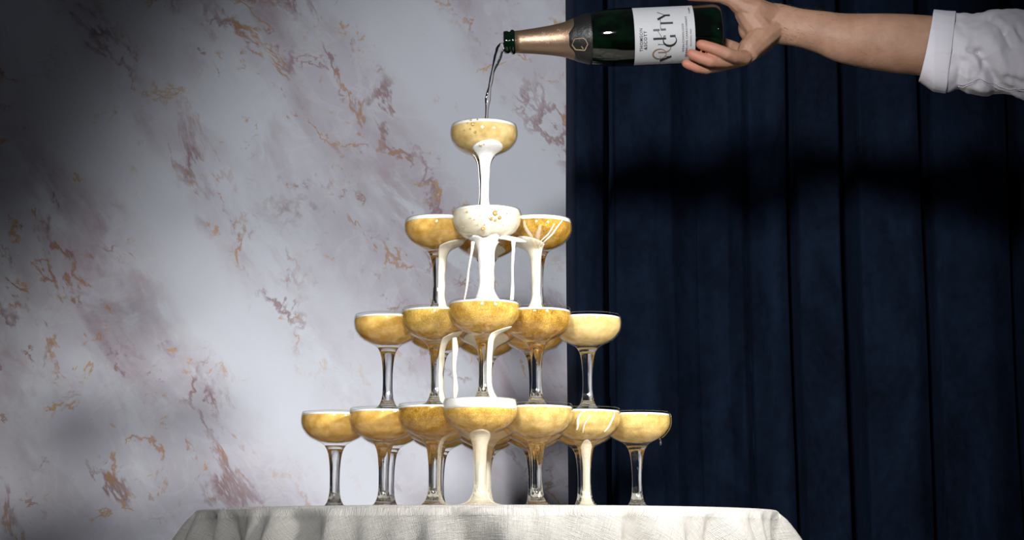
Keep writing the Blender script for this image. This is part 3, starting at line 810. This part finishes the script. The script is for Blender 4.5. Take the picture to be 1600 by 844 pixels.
ca = me2.color_attributes.new('flush', 'FLOAT_COLOR', 'POINT')
tips = [P(*fg[-1][:3]) - PO for fg in FING] + [P(1080, -6, -.013) - PO]
knk = [P(*fg[1][:3]) - PO for fg in FING[:1]]
vals = []
for vv in me2.vertices:
    d = min((vv.co - t).length for t in tips); h = math.exp(-(d / 0.030) ** 2)
    vals += [h, h, h, 1]
ca.data.foreach_set('color', vals)
def mat_skin():
    t = NT('skin')
    pos = t.a('TexCoord').outputs['Object']
    fl = t.a('VertexColor', layer_name='flush').outputs[0]
    n = t.noise(pos, 28, 5, 0.6); n2 = t.noise(pos, 260, 3, 0.6)
    n3 = t.noise(t.a('Mapping', {'Vector': pos, 'Scale': (160, 160, 900), 'Rotation': (0, 0.25, 0)}).outputs[0], 1.0, 2, 0.5)
    col = t.ramp(n, [(0.35, (0.295, 0.155, 0.096)), (0.65, (0.385, 0.220, 0.143))])
    col = t.mix(t.math('MULTIPLY', fl, 0.75), col, (0.42, 0.14, 0.09))
    bmp = t.a('Bump', {'Height': t.math('ADD', t.math('MULTIPLY', n, 1.5), t.math('ADD', n2, t.math('MULTIPLY', n3, 0.4))), 'Strength': 0.22, 'Distance': 0.0018}).outputs[0]
    p = t.a('BsdfPrincipled', {'Base Color': col, 'Roughness': 0.6, 'Normal': bmp, 'Subsurface Weight': 0.12, 'Subsurface Radius': (0.010, 0.004, 0.002), 'Subsurface Scale': 0.6})
    return t.surf(p.outputs[0])
M['skin'] = mat_skin()
obj('body', me2, M['skin'], person)
# fine dark hair on the forearm
hv, hf = [], []
for n in range(420):
    t = min(len(arm) - 2, int(len(arm) * (0.10 + 0.52 * random.random() ** 1.6)))
    px, py, yy, rp, fl = arm[t]; c = Vector(P(px + random.uniform(-3, 3), py, yy)) - PO; r = rp / 1128.0
    a = random.choice((random.gauss(-1.0, 0.5), random.gauss(1.35, 0.4)))
    nrm = Vector((0, -math.cos(a) * fl, math.sin(a))); base = c + nrm * (r * 0.985); nrm.normalize()
    d = (nrm * 0.35 + Vector((0.8, random.uniform(-.2, .2), random.uniform(-.5, .2)))).normalized(); L = random.uniform(.004, .009)
    v, f = tube([base, base + d * L * .5, base + d * L - nrm * L * .15], [.00011, .00009, .00003], 3)
    b0 = len(hv); hv += v; hf += [tuple(i + b0 for i in q) for q in f]
hr = obj('arm_hair', mesh('arm_hair', hv, hf), simple('dark_hair', (0.05, 0.03, 0.02), 0.5), person); hr['kind'] = 'stuff'
# sleeve
def mat_shirt():
    t = NT('white_shirt')
    pos = t.a('TexCoord').outputs['Object']
    n = t.noise(pos, 26, 4, 0.55, 0.8)
    bmp = t.a('Bump', {'Height': n, 'Strength': 0.3, 'Distance': 0.006}).outputs[0]
    p = t.a('BsdfPrincipled', {'Base Color': (0.68, 0.65, 0.70, 1), 'Roughness': 0.75, 'Normal': bmp, 'Sheen Weight': 0.1})
    return t.surf(p.outputs[0])
M['shirt'] = mat_shirt(); M['thread'] = simple('seam_thread', (0.78, 0.76, 0.82), 0.7)
TOP = [(1436, 20), (1458, 18), (1480, 20), (1498, 21), (1520, 22), (1540, 18), (1560, 14.5), (1600, 16), (1680, 10), (1800, 4), (1950, -4)]
BOTM = [(1436, 124), (1458, 140), (1480, 144), (1498, 140), (1512, 150), (1535, 152), (1552, 146), (1575, 148), (1600, 158), (1680, 176), (1800, 196), (1950, 214)]
def lin(tab, x):
    for (x0, y0), (x1, y1) in zip(tab, tab[1:]):
        if x0 <= x <= x1: return y0 + (y1 - y0) * (x - x0) / (x1 - x0)
    return tab[0][1] if x < tab[0][0] else tab[-1][1]
GRV = [((1514, 78), (1532, 82), 5, .006), ((1532, 82), (1556, 128), 8, .010), ((1546, 26), (1572, 48), 5, .006), ((1572, 48), (1582, 72), 6, .006),
       ((1496, 128), (1506, 96), 6, .004), ((1538, 100), (1528, 132), 5, .004), ((1590, 40), (1600, 60), 6, .005), ((1575, 120), (1600, 132), 6, .004), ((1620, 60), (1650, 140), 10, .008), ((1700, 40), (1740, 130), 12, .008)]
RDG = [((1522, 90), (1545, 138), 9, .006), ((1552, 60), (1580, 128), 11, .006), ((1556, 30), (1590, 60), 8, .004), ((1505, 60), (1508, 120), 10, .003)]
def segd(px, py, a, b):
    ax, ay = a; bx, by = b; t = max(0, min(1, ((px - ax) * (bx - ax) + (py - ay) * (by - ay)) / ((bx - ax) ** 2 + (by - ay) ** 2)))
    return math.hypot(px - ax - t * (bx - ax), py - ay - t * (by - ay))
def sleeve(x0, x1, nx, slant0, slant1, grow, folds, name, wrap=0.0):
    NA2 = 160; verts, faces = [], []
    for i in range(nx + 1):
        s = i / nx
        for k in range(NA2):
            a = 2 * PI * k / NA2                     # a = 0 faces the camera, pi/2 is up
            up = math.sin(a)
            px = x0 + (x1 - x0) * s - (slant0 + (slant1 - slant0) * s) * (-up) * 0.5
            ty, by = lin(TOP, px), lin(BOTM, px)
            cyy, hy = (ty + by) / 2, (by - ty) / 2
            py = cyy - hy * up
            dep = hy / 1120.0 * 0.86
            y = 0.004 - dep * math.cos(a)
            d = grow
            if folds:
                fr = max(0, math.cos(a)) ** 0.5
                for A, B, wd, am in GRV: d -= am * fr * math.exp(-(segd(px, py, A, B) / wd) ** 2)
                for A, B, wd, am in RDG: d += am * fr * math.exp(-(segd(px, py, A, B) / wd) ** 2)
                d += 0.004 * noise.noise((px * 0.03, a * 1.6, 4.0)) + 0.0018 * noise.noise((px * 0.08, a * 3.5, 9.0))
            else: d += 0.0014 * noise.noise((px * 0.02, a * 1.3, 1.0))
            q = P(px, py, y); c = P(px, cyy, 0.004); n = q - c; n.x = 0; n.normalize()
            verts.append(q + n * d - PO)
    for i in range(nx):
        for k in range(NA2):
            k2 = (k + 1) % NA2; faces.append((i * NA2 + k, i * NA2 + k2, (i + 1) * NA2 + k2, (i + 1) * NA2 + k))
    me = mesh(name, verts, faces); fix_normals(me)
    return me
def sleeve_pt(px, py, d):
    ty, by = lin(TOP, px), lin(BOTM, px); cyy, hy = (ty + by) / 2, (by - ty) / 2
    up = max(-.999, min(.999, (cyy - py) / hy)); a = math.asin(up)
    for A, B, wd, am in GRV: d -= am * math.cos(a) ** .5 * math.exp(-(segd(px, py, A, B) / wd) ** 2)
    for A, B, wd, am in RDG: d += am * math.cos(a) ** .5 * math.exp(-(segd(px, py, A, B) / wd) ** 2)
    d += 0.004 * noise.noise((px * 0.03, a * 1.6, 4.0)) + 0.0018 * noise.noise((px * 0.08, a * 3.5, 9.0))
    q = P(px, py, 0.004 - hy / 1120.0 * 0.86 * math.cos(a)); c = P(px, cyy, 0.004); n = q - c; n.x = 0; n.normalize()
    return q + n * d - PO
slv = obj('shirt_sleeve', sleeve(1478, 1950, 150, 14, 0, -0.001, True, 'shirt_sleeve'), M['shirt'], person)
s = slv.modifiers.new('thick', 'SOLIDIFY'); s.thickness = 0.0012; s.offset = -1
cuff = obj('cuff', sleeve(1447, 1486, 20, 24, 16, 0.0034, False, 'cuff'), M['shirt'], slv); cuff['label'] = 'rolled-up white cuff'
s = cuff.modifiers.new('thick', 'SOLIDIFY'); s.thickness = 0.0030; s.offset = -1
s = cuff.modifiers.new('bev', 'BEVEL'); s.width = 0.001; s.segments = 2

sm = [(1497, 136), (1506, 135), (1514, 133), (1522, 130), (1530, 126), (1538, 127), (1546, 133), (1556, 138), (1568, 142), (1580, 144), (1592, 142), (1606, 142), (1625, 144), (1650, 147)]
for off in (0.0, 3.2):
    sp = spline([(a, b - off) for a, b in sm], 5)
    v, f = tube([sleeve_pt(a, b, 0.0004) for a, b in sp], [0.00045 + 0.0002 * math.sin(i * 2.4) for i in range(len(sp))], 6)
    obj('seam', fix_normals(mesh('seam', v, f)), M['shirt'], slv)
